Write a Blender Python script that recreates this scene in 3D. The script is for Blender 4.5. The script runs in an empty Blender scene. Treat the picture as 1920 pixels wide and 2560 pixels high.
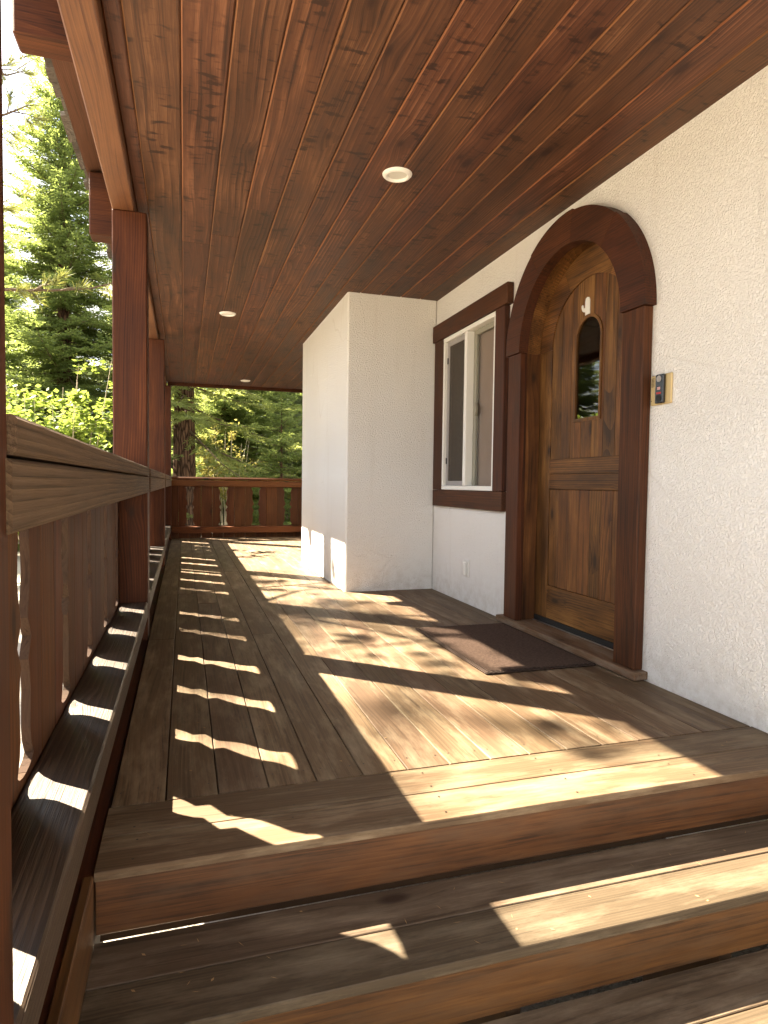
import bpy, math, random
import numpy as np
from mathutils import Vector, Matrix

# ------------------------------------------------------------------ camera, sky, sun, exposure
scene = bpy.context.scene
C = scene.collection
CAM_YAW, CAM_PITCH, CAM_ROLL, CAM_F, CAM_H = 0.3023, -0.04318, 0.01304, 1602.83, 0.89
cam_data = bpy.data.cameras.new('camera')
cam = bpy.data.objects.new('camera', cam_data)
C.objects.link(cam)
cam_data.sensor_fit = 'VERTICAL'
cam_data.sensor_height = 36.0
cam_data.sensor_width = 27.0
cam_data.lens = CAM_F / 2560.0 * 36.0
cam_data.clip_start = 0.02
cam_data.clip_end = 900.0
_F = Vector((math.sin(CAM_YAW) * math.cos(CAM_PITCH), math.cos(CAM_YAW) * math.cos(CAM_PITCH), math.sin(CAM_PITCH)))
_R = Vector((math.cos(CAM_YAW), -math.sin(CAM_YAW), 0))
_U = _R.cross(_F)
_R2 = _R * math.cos(CAM_ROLL) + _U * math.sin(CAM_ROLL)
_U2 = -_R * math.sin(CAM_ROLL) + _U * math.cos(CAM_ROLL)
cam.matrix_world = Matrix(((_R2.x, _U2.x, -_F.x, 0), (_R2.y, _U2.y, -_F.y, 0), (_R2.z, _U2.z, -_F.z, CAM_H), (0, 0, 0, 1)))
scene.camera = cam

SUN_TRAVEL = Vector((0.825, -0.767, -1.0)).normalized()
SUN_EL = math.asin(-SUN_TRAVEL.z)
SUN_AZ = math.atan2(-SUN_TRAVEL.x, -SUN_TRAVEL.y)
world = bpy.data.worlds.new('World')
scene.world = world
world.use_nodes = True
wn = world.node_tree.nodes
wl = world.node_tree.links
wn.clear()
w_out = wn.new('ShaderNodeOutputWorld')
w_bg = wn.new('ShaderNodeBackground')
w_sky = wn.new('ShaderNodeTexSky')
w_sky.sky_type = 'NISHITA'
w_sky.sun_disc = False
w_sky.sun_elevation = SUN_EL
w_sky.sun_rotation = SUN_AZ
w_sky.altitude = 1500
w_sky.air_density = 1.0
w_sky.dust_density = 1.5
w_tc = wn.new('ShaderNodeTexCoord')
w_map = wn.new('ShaderNodeMapping')
w_map.inputs['Scale'].default_value = (1.0, 1.0, 2.2)
w_noise = wn.new('ShaderNodeTexNoise')
w_noise.inputs['Scale'].default_value = 2.6
w_noise.inputs['Detail'].default_value = 8
w_noise.inputs['Roughness'].default_value = 0.58
w_ramp = wn.new('ShaderNodeValToRGB')
w_ramp.color_ramp.elements[0].position = 0.33
w_ramp.color_ramp.elements[1].position = 0.52
w_mix = wn.new('ShaderNodeMixRGB')
w_mix.inputs['Color2'].default_value = (5.4, 5.3, 5.2, 1)      # sunlit cloud, same units as the sky
wl.new(w_tc.outputs['Generated'], w_map.inputs['Vector'])
wl.new(w_map.outputs['Vector'], w_noise.inputs['Vector'])
wl.new(w_noise.outputs['Fac'], w_ramp.inputs['Fac'])
wl.new(w_ramp.outputs['Color'], w_mix.inputs['Fac'])
wl.new(w_sky.outputs['Color'], w_mix.inputs['Color1'])
wl.new(w_mix.outputs['Color'], w_bg.inputs['Color'])
w_bg.inputs['Strength'].default_value = 0.05
wl.new(w_bg.outputs['Background'], w_out.inputs['Surface'])

sun_data = bpy.data.lights.new('sun', 'SUN')
sun_data.energy = 5.0
sun_data.angle = math.radians(0.53)
sun_data.color = (1.0, 0.875, 0.67)
sun = bpy.data.objects.new('sun', sun_data)
C.objects.link(sun)
sun.rotation_euler = SUN_TRAVEL.to_track_quat('-Z', 'Y').to_euler()
sun.location = (-8, 8, 10)

scene.view_settings.view_transform = 'Standard'
scene.view_settings.look = 'None'
scene.view_settings.gamma = 1.0
scene.view_settings.use_curve_mapping = False
scene.view_settings.exposure = 3.62
scene.render.engine = 'CYCLES'
cy = scene.cycles
cy.use_denoising = True
try:
    cy.denoiser = 'OPENIMAGEDENOISE'
    cy.denoising_input_passes = 'RGB_ALBEDO_NORMAL'
except Exception:
    pass
cy.max_bounces = 8
cy.diffuse_bounces = 5
cy.glossy_bounces = 3
cy.transmission_bounces = 4
cy.transparent_max_bounces = 12
cy.caustics_reflective = False
cy.caustics_refractive = False
cy.sample_clamp_indirect = 6.0

# ------------------------------------------------------------------ helpers
def link(o, parent=None):
    C.objects.link(o)
    if parent is not None:
        o.parent = parent
    return o

def tag(o, label=None, cat=None, group=None, kind=None):
    if label: o['label'] = label
    if cat: o['category'] = cat
    if group: o['group'] = group
    if kind: o['kind'] = kind
    return o

def empty(name, loc=(0, 0, 0)):
    o = bpy.data.objects.new(name, None)
    o.location = loc
    o.empty_display_size = 0.1
    return link(o)

class MB:
    """collects shapes in world coordinates, builds ONE mesh object"""
    def __init__(self):
        self.v = []; self.f = []
    def add(self, vs, fs):
        b = len(self.v)
        self.v += [tuple(p) for p in vs]
        self.f += [tuple(b + i for i in f) for f in fs]
        return self
    def box(self, x0, x1, y0, y1, z0, z1, c=0.0):
        if c <= 0:
            vs = [(x, y, z) for z in (z0, z1) for y in (y0, y1) for x in (x0, x1)]
            return self.add(vs, [(0, 2, 3, 1), (4, 5, 7, 6), (0, 1, 5, 4), (2, 6, 7, 3), (0, 4, 6, 2), (1, 3, 7, 5)])
        c = min(c, (x1 - x0) * .45, (y1 - y0) * .45, (z1 - z0) * .45)
        lo = (x0, y0, z0); hi = (x1, y1, z1)
        vs = []; idx = {}
        for sx in (0, 1):
            for sy in (0, 1):
                for sz in (0, 1):
                    for ax in range(3):
                        p = []
                        for k, s in enumerate((sx, sy, sz)):
                            e = hi[k] if s else lo[k]
                            if k != ax: e += -c if s else c
                            p.append(e)
                        idx[(sx, sy, sz, ax)] = len(vs); vs.append(p)
        fs = []
        for ax in range(3):
            o = [k for k in range(3) if k != ax]
            for s in (0, 1):
                q = []
                for a, b in ((0, 0), (1, 0), (1, 1), (0, 1)):
                    key = [0, 0, 0]; key[ax] = s; key[o[0]] = a; key[o[1]] = b
                    q.append(idx[(*key, ax)])
                fs.append(q)
        for ax in range(3):
            o = [k for k in range(3) if k != ax]
            for a in (0, 1):
                for b in (0, 1):
                    q = []
                    for s, w in ((0, o[0]), (1, o[0]), (1, o[1]), (0, o[1])):
                        key = [0, 0, 0]; key[ax] = s; key[o[0]] = a; key[o[1]] = b
                        q.append(idx[(*key, w)])
                    fs.append(q)
        for sx in (0, 1):
            for sy in (0, 1):
                for sz in (0, 1):
                    fs.append([idx[(sx, sy, sz, a)] for a in range(3)])
        return self.add(vs, fs)
    def board(self, x0, x1, y0, y1, z0, z1, c=0.004, along='Y'):
        """board with its four long edges eased, ends cut square"""
        if along == 'Y':
            return self.prism([(x0 + c, z0), (x1 - c, z0), (x1, z0 + c), (x1, z1 - c), (x1 - c, z1), (x0 + c, z1), (x0, z1 - c), (x0, z0 + c)], y0, y1, 1)
        return self.prism([(y0 + c, z0), (y1 - c, z0), (y1, z0 + c), (y1, z1 - c), (y1 - c, z1), (y0 + c, z1), (y0, z1 - c), (y0, z0 + c)], x0, x1, 0)
    def prism(self, pts, a0, a1, axis=0):
        """closed outline pts (two coords) pushed along axis from a0 to a1"""
        n = len(pts)
        def mk(p, a):
            return (a, p[0], p[1]) if axis == 0 else ((p[0], a, p[1]) if axis == 1 else (p[0], p[1], a))
        vs = [mk(p, a0) for p in pts] + [mk(p, a1) for p in pts]
        fs = [tuple(range(n)), tuple(range(2 * n - 1, n - 1, -1))]
        for i in range(n):
            j = (i + 1) % n
            fs.append((i, i + n, j + n, j))
        return self.add(vs, fs)
    def arc(self, cy_, cz, r0, r1, a0, a1, x0, x1, n=10, ro=0.0):
        vs = []; fs = []
        for i in range(n + 1):
            a = a0 + (a1 - a0) * i / n
            for r in (r0, r1 + ro):
                for x in (x0, x1):
                    vs.append((x, cy_ + r * math.cos(a), cz + r * math.sin(a)))
        for i in range(n):
            b = i * 4
            for p, q in ((0, 1), (1, 3), (3, 2), (2, 0)):
                fs.append((b + p, b + q, b + 4 + q, b + 4 + p))
        fs.append((0, 2, 3, 1)); e = n * 4
        fs.append((e, e + 1, e + 3, e + 2))
        return self.add(vs, fs)
    def tube(self, pts, rads, seg=8, caps=True):
        rings = []
        n = len(pts)
        for i, p in enumerate(pts):
            p = Vector(p)
            t = (Vector(pts[min(i + 1, n - 1)]) - Vector(pts[max(i - 1, 0)])).normalized()
            a = t.cross(Vector((0, 0, 1)) if abs(t.z) < .9 else Vector((1, 0, 0))).normalized()
            b = t.cross(a)
            rings.append([p + (a * math.cos(k * 2 * math.pi / seg) + b * math.sin(k * 2 * math.pi / seg)) * rads[i] for k in range(seg)])
        vs = [q for r in rings for q in r]
        fs = []
        for i in range(n - 1):
            for k in range(seg):
                k2 = (k + 1) % seg
                fs.append((i * seg + k, i * seg + k2, (i + 1) * seg + k2, (i + 1) * seg + k))
        if caps:
            fs.append(tuple(range(seg))); fs.append(tuple(range((n - 1) * seg, n * seg)))
        return self.add(vs, fs)
    def lathe(self, cx, cy_, prof, seg=28):
        vs = []; fs = []
        for r, z in prof:
            for k in range(seg):
                a = 2 * math.pi * k / seg
                vs.append((cx + r * math.cos(a), cy_ + r * math.sin(a), z))
        for i in range(len(prof) - 1):
            for k in range(seg):
                k2 = (k + 1) % seg
                fs.append((i * seg + k, i * seg + k2, (i + 1) * seg + k2, (i + 1) * seg + k))
        fs.append(tuple(range(seg))); fs.append(tuple(range((len(prof) - 1) * seg, len(prof) * seg)))
        return self.add(vs, fs)
    def mesh(self, name, mat, smooth=False):
        import bmesh
        me = bpy.data.meshes.new(name)
        me.from_pydata(self.v, [], self.f)
        bm = bmesh.new(); bm.from_mesh(me)
        bmesh.ops.recalc_face_normals(bm, faces=bm.faces)
        bm.to_mesh(me); bm.free()
        me.materials.append(mat)
        if smooth:
            me.polygons.foreach_set('use_smooth', [True] * len(me.polygons))
        return me
    def build(self, name, mat, parent=None, smooth=False):
        return link(bpy.data.objects.new(name, self.mesh(name, mat, smooth)), parent)

def soup(name, verts, mat, parent=None, per=4):
    """verts (n*per,3): loose leaf / needle faces as one mesh"""
    verts = np.asarray(verts, np.float32).reshape(-1, 3)
    n = len(verts) // per
    me = bpy.data.meshes.new(name)
    me.vertices.add(n * per); me.vertices.foreach_set('co', verts.ravel())
    me.loops.add(n * per); me.loops.foreach_set('vertex_index', np.arange(n * per, dtype=np.int32))
    me.polygons.add(n)
    me.polygons.foreach_set('loop_start', np.arange(0, n * per, per, dtype=np.int32))
    try:
        me.polygons.foreach_set('loop_total', np.full(n, per, np.int32))
    except Exception:
        pass
    me.update(calc_edges=True)
    me.materials.append(mat)
    return link(bpy.data.objects.new(name, me), parent)

# ------------------------------------------------------------------ materials
class NT:
    def __init__(self, name):
        self.m = bpy.data.materials.new(name); self.m.use_nodes = True
        self.n = self.m.node_tree.nodes; self.l = self.m.node_tree.links
        self.n.clear()
        self.out = self.n.new('ShaderNodeOutputMaterial')
    def node(self, t, **kw):
        o = self.n.new(t)
        for k, v in kw.items(): setattr(o, k, v)
        return o
    def put(self, sock, val):
        if hasattr(val, 'is_linked') or hasattr(val, 'links'): self.l.new(val, sock)
        elif val is not None: sock.default_value = val
    def math(self, op, a, b=None, c=None, clamp=False):
        o = self.node('ShaderNodeMath', operation=op); o.use_clamp = clamp
        for i, v in enumerate((a, b, c)):
            if v is not None: self.put(o.inputs[i], v)
        return o.outputs[0]
    def comb(self, x, y, z):
        o = self.node('ShaderNodeCombineXYZ')
        for i, v in enumerate((x, y, z)): self.put(o.inputs[i], v)
        return o.outputs[0]
    def noise(self, vec, scale=1.0, detail=4.0, rough=0.5, dist=0.0):
        o = self.node('ShaderNodeTexNoise')
        self.put(o.inputs['Vector'], vec)
        o.inputs['Scale'].default_value = scale; o.inputs['Detail'].default_value = detail
        o.inputs['Roughness'].default_value = rough; o.inputs['Distortion'].default_value = dist
        return o.outputs['Fac']
    def ramp(self, fac, stops):
        o = self.node('ShaderNodeValToRGB'); e = o.color_ramp.elements
        while len(e) > 1: e.remove(e[-1])
        e[0].position = stops[0][0]; e[0].color = (*stops[0][1], 1)
        for p, c in stops[1:]:
            k = e.new(p); k.color = (*c, 1)
        self.put(o.inputs['Fac'], fac)
        return o.outputs['Color']
    def maprange(self, v, a, b, c=0.0, d=1.0):
        o = self.node('ShaderNodeMapRange'); o.clamp = True
        self.put(o.inputs['Value'], v)
        for k, x in zip(('From Min', 'From Max', 'To Min', 'To Max'), (a, b, c, d)): o.inputs[k].default_value = x
        return o.outputs['Result']
    def mix(self, fac, a, b, mode='MIX'):
        o = self.node('ShaderNodeMixRGB', blend_type=mode)
        self.put(o.inputs['Fac'], fac)
        for k, v in (('Color1', a), ('Color2', b)):
            if isinstance(v, tuple): v = (*v, 1) if len(v) == 3 else v
            self.put(o.inputs[k], v)
        return o.outputs['Color']
    def bump(self, h, strength=0.3, dist=0.002, normal=None):
        o = self.node('ShaderNodeBump')
        o.inputs['Strength'].default_value = strength; o.inputs['Distance'].default_value = dist
        self.put(o.inputs['Height'], h)
        if normal is not None: self.put(o.inputs['Normal'], normal)
        return o.outputs['Normal']
    def principled(self, color, rough=0.6, spec=0.4, normal=None, metal=0.0, coat=0.0):
        o = self.node('ShaderNodeBsdfPrincipled')
        if isinstance(color, tuple): color = (*color, 1)
        self.put(o.inputs['Base Color'], color)
        self.put(o.inputs['Roughness'], rough)
        self.put(o.inputs['Specular IOR Level'], spec)
        o.inputs['Metallic'].default_value = metal
        o.inputs['Coat Weight'].default_value = coat
        o.inputs['Coat Roughness'].default_value = 0.25
        if normal is not None: self.put(o.inputs['Normal'], normal)
        return o.outputs['BSDF']
    def done(self, sh):
        self.l.new(sh, self.out.inputs['Surface']); return self.m

def wood(name, axis, dark, mid, light, knot=(0.02, 0.01, 0.006), rough=0.55, spec=0.35, ring=0.0075,
         knots=0.6, bump=0.35, bdist=0.0012, wear=None, wear_amt=0.0, vary=0.25, mott=0.45, chatter=0.0, contrast=1.0, vis_lo=0.15, wander=0.11, streak=0.30):
    t = NT(name)
    tc = t.node('ShaderNodeTexCoord').outputs['Object']
    sep = t.node('ShaderNodeSeparateXYZ'); t.put(sep.inputs[0], tc)
    rnd = t.node('ShaderNodeObjectInfo').outputs['Random']
    wnz = t.node('ShaderNodeTexWhiteNoise', noise_dimensions='1D'); t.put(wnz.inputs['W'], t.math('MULTIPLY', rnd, 91.7))
    rs = t.node('ShaderNodeSeparateColor'); t.put(rs.inputs[0], wnz.outputs['Color'])
    r0, r1, r2 = rs.outputs[0], rs.outputs[1], rs.outputs[2]
    order = {'X': (0, 1, 2), 'Y': (1, 0, 2), 'Z': (2, 0, 1)}[axis]
    L, A, B = (sep.outputs[i] for i in order)
    L = t.math('ADD', L, t.math('MULTIPLY', r0, 37.0))
    A = t.math('ADD', A, t.math('MULTIPLY', r1, 0.9))
    B = t.math('ADD', B, t.math('MULTIPLY', r2, 0.9))
    # knots
    kv = t.comb(t.math('MULTIPLY', L, 2.3), t.math('MULTIPLY', t.math('ADD', A, B), 5.5), 0.0)
    vor = t.node('ShaderNodeTexVoronoi', feature='F1', voronoi_dimensions='2D'); t.put(vor.inputs['Vector'], kv); vor.inputs['Scale'].default_value = 1.0
    kd = vor.outputs['Distance']
    kcol = t.node('ShaderNodeSeparateColor'); t.put(kcol.inputs[0], vor.outputs['Color'])
    kon = t.math('LESS_THAN', kcol.outputs[0], knots)
    kfar = t.math('MULTIPLY', t.maprange(kd, 0.05, 0.36, 1.0, 0.0), kon)
    kcore = t.math('MULTIPLY', t.maprange(t.math('ADD', kd, t.math('MULTIPLY', kcol.outputs[1], 0.07)), 0.07, 0.14, 1.0, 0.0), kon)
    # slow wander of the grain
    wv = t.comb(t.math('MULTIPLY', L, 0.75), t.math('MULTIPLY', A, 2.6), t.math('MULTIPLY', B, 2.6))
    wan = t.noise(wv, 1.0, 1.5, 0.45)
    A2 = t.math('ADD', A, t.math('MULTIPLY', t.math('SUBTRACT', wan, 0.5), wander))
    A2 = t.math('ADD', A2, t.math('MULTIPLY', kfar, 0.022))
    rv = t.comb(A2, t.math('ADD', B, 0.03), t.math('MULTIPLY', L, 0.02))
    wave = t.node('ShaderNodeTexWave', wave_type='RINGS', rings_direction='Z', wave_profile='SAW')
    t.put(wave.inputs['Vector'], rv)
    wave.inputs['Scale'].default_value = 6.2832 / (20 * ring)
    wave.inputs['Distortion'].default_value = 0.6
    wave.inputs['Detail'].default_value = 1
    wave.inputs['Detail Scale'].default_value = 0.5
    vis = t.maprange(t.noise(t.comb(t.math('MULTIPLY', L, 0.9), t.math('MULTIPLY', A, 11.0), t.math('MULTIPLY', B, 11.0)), 1.0, 2.0, 0.5), 0.38, 0.62, vis_lo, 1.0)
    rings = t.math('ADD', t.math('MULTIPLY', t.math('SUBTRACT', wave.outputs['Fac'], 0.5), vis), 0.5)
    gv = t.comb(t.math('MULTIPLY', L, 5.0), t.math('MULTIPLY', A2, 230.0), t.math('MULTIPLY', B, 260.0))
    grain = t.noise(gv, 1.0, 3.0, 0.6)
    mv = t.comb(t.math('MULTIPLY', L, 2.1), t.math('MULTIPLY', A, 8.0), t.math('MULTIPLY', B, 8.0))
    mot = t.noise(mv, 1.0, 5.0, 0.6)
    f = t.math('ADD', t.math('MULTIPLY', rings, 0.30 * contrast), t.math('MULTIPLY', grain, 0.30 * contrast))
    f = t.math('ADD', f, t.math('MULTIPLY', mot, mott))
    sv = t.comb(t.math('MULTIPLY', L, 3.0), t.math('MULTIPLY', A2, 95.0), t.math('MULTIPLY', B, 95.0))
    sn = t.noise(sv, 1.0, 5.0, 0.72)
    f = t.math('ADD', f, t.math('MULTIPLY', t.math('SUBTRACT', sn, 0.5), streak * 0.8))
    lv = t.comb(t.math('MULTIPLY', L, 1.1), t.math('MULTIPLY', A2, 105.0), t.math('MULTIPLY', B, 105.0))
    ln = t.maprange(t.noise(lv, 1.0, 2.0, 0.5), 0.56, 0.64)          # thin dark grain lines
    f = t.math('SUBTRACT', f, t.math('MULTIPLY', ln, 0.16))
    f = t.math('SUBTRACT', f, 0.32 * contrast + mott * 0.5 - 0.42)
    if chatter > 0:      # planer / stain lap marks across the board
        cv = t.comb(t.math('MULTIPLY', L, 30.0), t.math('MULTIPLY', A, 11.0), t.math('MULTIPLY', B, 11.0))
        ch = t.math('MULTIPLY', t.maprange(t.noise(cv, 1.0, 2.0, 0.5), 0.56, 0.70), t.maprange(t.noise(t.comb(t.math('MULTIPLY', L, 3.0), t.math('MULTIPLY', A, 9.0), t.math('MULTIPLY', B, 9.0)), 1.0, 1.0, 0.5), 0.45, 0.62))
        f = t.math('SUBTRACT', f, t.math('MULTIPLY', ch, chatter))
    col = t.ramp(f, [(0.12, dark), (0.45, mid), (0.85, light)])
    if wear is not None:
        wf = t.maprange(t.noise(t.comb(t.math('MULTIPLY', L, 3.0), t.math('MULTIPLY', A, 14.0), t.math('MULTIPLY', B, 14.0)), 1.0, 7.0, 0.68), 0.47, 0.68, 0.0, wear_amt)
        col = t.mix(wf, col, wear)
    col = t.mix(t.math('MULTIPLY', kfar, 0.55), col, dark)
    col = t.mix(t.math('MULTIPLY', kcore, 0.85), col, knot)
    val = t.math('ADD', t.math('MULTIPLY', r2, vary * 2), 1.0 - vary)
    hs = t.node('ShaderNodeHueSaturation'); t.put(hs.inputs['Color'], col); t.put(hs.inputs['Value'], val)
    t.put(hs.inputs['Hue'], t.math('ADD', t.math('MULTIPLY', r1, 0.012), 0.494))
    h = t.math('ADD', t.math('MULTIPLY', rings, 0.6), t.math('MULTIPLY', grain, 0.5))
    h = t.math('SUBTRACT', h, t.math('MULTIPLY', kcore, 0.5))
    nrm = t.bump(h, bump, bdist)
    rg = t.math('ADD', t.math('MULTIPLY', mot, 0.25), rough - 0.12)
    return t.done(t.principled(hs.outputs['Color'], rg, spec, nrm))

def plain(name, col, rough=0.5, spec=0.4, metal=0.0, var=0.08, scale=30.0, bump=0.0):
    t = NT(name)
    tc = t.node('ShaderNodeTexCoord').outputs['Object']
    nz = t.noise(tc, scale, 5.0, 0.6)
    c = t.mix(nz, tuple(x * (1 - var) for x in col), tuple(min(1, x * (1 + var)) for x in col))
    nrm = t.bump(nz, bump, 0.001) if bump else None
    return t.done(t.principled(c, rough, spec, nrm, metal))

M = {}
RED = dict(dark=(0.020, 0.005, 0.0015), mid=(0.057, 0.0150, 0.0045), light=(0.125, 0.039, 0.0125), rough=0.65, spec=0.2, knots=0.22, vary=0.1, mott=0.7, streak=0.6)
M['post'] = wood('post_wood', 'Z', **RED)
M['beam'] = wood('beam_wood', 'Y', dark=(0.06, 0.02, 0.009), mid=(0.13, 0.052, 0.021), light=(0.205, 0.09, 0.04), knots=0.2, vary=0.05, contrast=0.5, mott=0.8)
M['redx'] = wood('red_wood_across', 'X', **RED)
M['redy'] = wood('red_wood_along', 'Y', **RED)
M['ceil'] = wood('ceiling_wood', 'Y', dark=(0.027, 0.010, 0.005), mid=(0.090, 0.034, 0.0155), light=(0.245, 0.110, 0.053),
                 knot=(0.022, 0.007, 0.004), rough=0.58, knots=0.30, ring=0.010, vary=0.17, chatter=0.42, mott=0.8, streak=0.6, vis_lo=0.35, bump=0.3, spec=0.4)
M['ceiledge'] = wood('pale_groove_edge', 'Y', dark=(0.09, 0.032, 0.012), mid=(0.20, 0.078, 0.029), light=(0.32, 0.14, 0.055), knots=0.0, rough=0.6)  # paler wood colour, set on one chamfer of each groove
M['picket'] = wood('picket_wood', 'Z', dark=(0.025, 0.008, 0.003), mid=(0.079, 0.0265, 0.0083), light=(0.165, 0.068, 0.025), rough=0.7, streak=0.7,
                   knots=0.25, vary=0.22, wear=(0.14, 0.07, 0.03), wear_amt=0.2, spec=0.2)
M['cutedge'] = wood('dark_cut_edge', 'Z', dark=(0.022, 0.012, 0.007), mid=(0.046, 0.026, 0.0165), light=(0.08, 0.05, 0.034), rough=0.85, spec=0.1, knots=0.0)  # darker grey-brown for the faces inside the cut-outs
WTH = dict(wander=0.045, dark=(0.042, 0.024, 0.013), mid=(0.100, 0.060, 0.035), light=(0.19, 0.122, 0.076), rough=0.75, spec=0.2, knots=0.2,
           ring=0.012, bump=1.0, bdist=0.006, vary=0.06, contrast=1.35, vis_lo=0.5)
M['raily'] = wood('weathered_rail_along', 'Y', **WTH)
M['railx'] = wood('red_rail_across', 'X', dark=(0.05, 0.016, 0.007), mid=(0.125, 0.040, 0.011), light=(0.22, 0.085, 0.028), rough=0.65, spec=0.2, knots=0.3)
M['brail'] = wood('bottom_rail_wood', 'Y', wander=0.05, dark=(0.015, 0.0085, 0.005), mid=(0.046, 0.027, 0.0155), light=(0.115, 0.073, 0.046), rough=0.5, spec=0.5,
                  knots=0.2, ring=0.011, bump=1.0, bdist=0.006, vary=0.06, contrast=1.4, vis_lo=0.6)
DK = dict(streak=0.8, mott=0.45, dark=(0.054, 0.0335, 0.0182), mid=(0.116, 0.0735, 0.0410), light=(0.21, 0.1445, 0.0850), knot=(0.08, 0.05, 0.03), rough=0.6, spec=0.3, ring=0.013,
          knots=0.0, bump=0.25, bdist=0.001, vary=0.18, wear=(0.299, 0.234, 0.1534), wear_amt=0.5, contrast=0.6)
M['decky'] = wood('deck_wood_along', 'Y', **DK)
M['deckx'] = wood('deck_wood_across', 'X', **DK)
M['tread'] = wood('tread_wood', 'X', streak=0.75, mott=0.5, dark=(0.039, 0.02665, 0.0156), mid=(0.0793, 0.05525, 0.03445), light=(0.1482, 0.1092, 0.0702), rough=0.65, spec=0.25,
                  knots=0.05, bump=0.3, vary=0.15, wear=(0.2405, 0.1898, 0.1326), wear_amt=0.45, contrast=0.6)
RI = dict(streak=0.7, dark=(0.024, 0.0085, 0.0022), mid=(0.096, 0.037, 0.0098), light=(0.195, 0.085, 0.026), rough=0.5, spec=0.4,
          knots=0.15, ring=0.011, bump=0.2, vary=0.06, mott=0.9, contrast=0.7, wear=(0.085, 0.045, 0.022), wear_amt=0.7)
M['riser'] = wood('riser_wood', 'X', **RI)
M['risery'] = wood('skirt_wood', 'Y', **RI)
M['door'] = wood('door_wood', 'Z', dark=(0.036, 0.0135, 0.0035), mid=(0.130, 0.053, 0.0135), light=(0.30, 0.142, 0.042), knot=(0.018, 0.008, 0.003),
                 rough=0.55, spec=0.35, streak=0.5, knots=0.4, ring=0.010, vary=0.10, bump=0.18, mott=1.15)
M['doory'] = wood('door_rail_wood', 'Y', dark=(0.036, 0.0135, 0.0035), mid=(0.130, 0.053, 0.0135), light=(0.30, 0.142, 0.042), knot=(0.018, 0.008, 0.003),
                  rough=0.55, spec=0.35, streak=0.5, knots=0.4, ring=0.011, vary=0.10, bump=0.18, mott=1.15)
TR = dict(dark=(0.018, 0.0065, 0.003), mid=(0.056, 0.0170, 0.0056), light=(0.125, 0.044, 0.016), rough=0.6, spec=0.25, knots=0.1, vary=0.2, ring=0.012, bump=0.2, mott=0.7, streak=0.6)
M['trimz'] = wood('trim_wood_upright', 'Z', **TR)
M['trimy'] = wood('trim_wood_level', 'Y', **TR)
M['sill'] = wood('sill_wood', 'Y', dark=(0.09, 0.05, 0.025), mid=(0.20, 0.12, 0.065), light=(0.32, 0.215, 0.13), rough=0.75, spec=0.2,
                 knots=0.1, bump=0.7, bdist=0.003, wear=(0.34, 0.29, 0.23), wear_amt=0.6)
M['white'] = plain('white_vinyl', (0.74, 0.73, 0.69), 0.4, 0.4, var=0.03)
M['cream'] = plain('cream_sash', (0.26, 0.245, 0.19), 0.45, 0.35, var=0.04)
M['grey'] = plain('grey_screen_frame', (0.30, 0.28, 0.27), 0.5, 0.3)
M['black'] = plain('black_plastic', (0.012, 0.012, 0.014), 0.22, 0.5)
M['rubber'] = plain('black_rubber', (0.015, 0.015, 0.015), 0.6, 0.3)
M['tan'] = plain('tan_plastic', (0.52, 0.40, 0.20), 0.4, 0.4, var=0.04)
M['slot'] = plain('dark_slot', (0.10, 0.07, 0.035), 0.7, 0.2)
M['redled'] = plain('red_print', (0.35, 0.02, 0.02), 0.4, 0.4)
M['pinkled'] = plain('pale_print', (0.65, 0.35, 0.34), 0.4, 0.4)
M['metal'] = plain('brushed_metal', (0.55, 0.53, 0.50), 0.35, 0.5, metal=1.0)
M['bronze'] = plain('dark_bronze', (0.03, 0.022, 0.018), 0.4, 0.5, metal=0.6)
M['lamp'] = plain('white_lamp_trim', (0.78, 0.76, 0.72), 0.45, 0.4, var=0.03)
M['lens'] = plain('frosted_lens', (0.62, 0.60, 0.54), 0.6, 0.3, var=0.05)  # darker than the ring, standing in for shade inside the recess
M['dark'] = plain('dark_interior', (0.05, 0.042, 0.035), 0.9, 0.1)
M['reflect'] = plain('mauve_reflection', (0.34, 0.225, 0.185), 0.8, 0.1)  # mauve-brown reflection of the right pane, put in as a surface colour
M['under'] = plain('dark_framing', (0.10, 0.06, 0.035), 0.85, 0.1, var=0.3, scale=6)
M['sheath'] = wood('roof_boards', 'Y', dark=(0.05, 0.025, 0.012), mid=(0.13, 0.06, 0.032), light=(0.2, 0.1, 0.06), knots=0.3)
M['shake'] = wood('shake_wood', 'X', dark=(0.05, 0.043, 0.036), mid=(0.13, 0.115, 0.10), light=(0.22, 0.195, 0.17), rough=0.9, spec=0.1, knots=0.0, bump=0.8, bdist=0.003)

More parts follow.
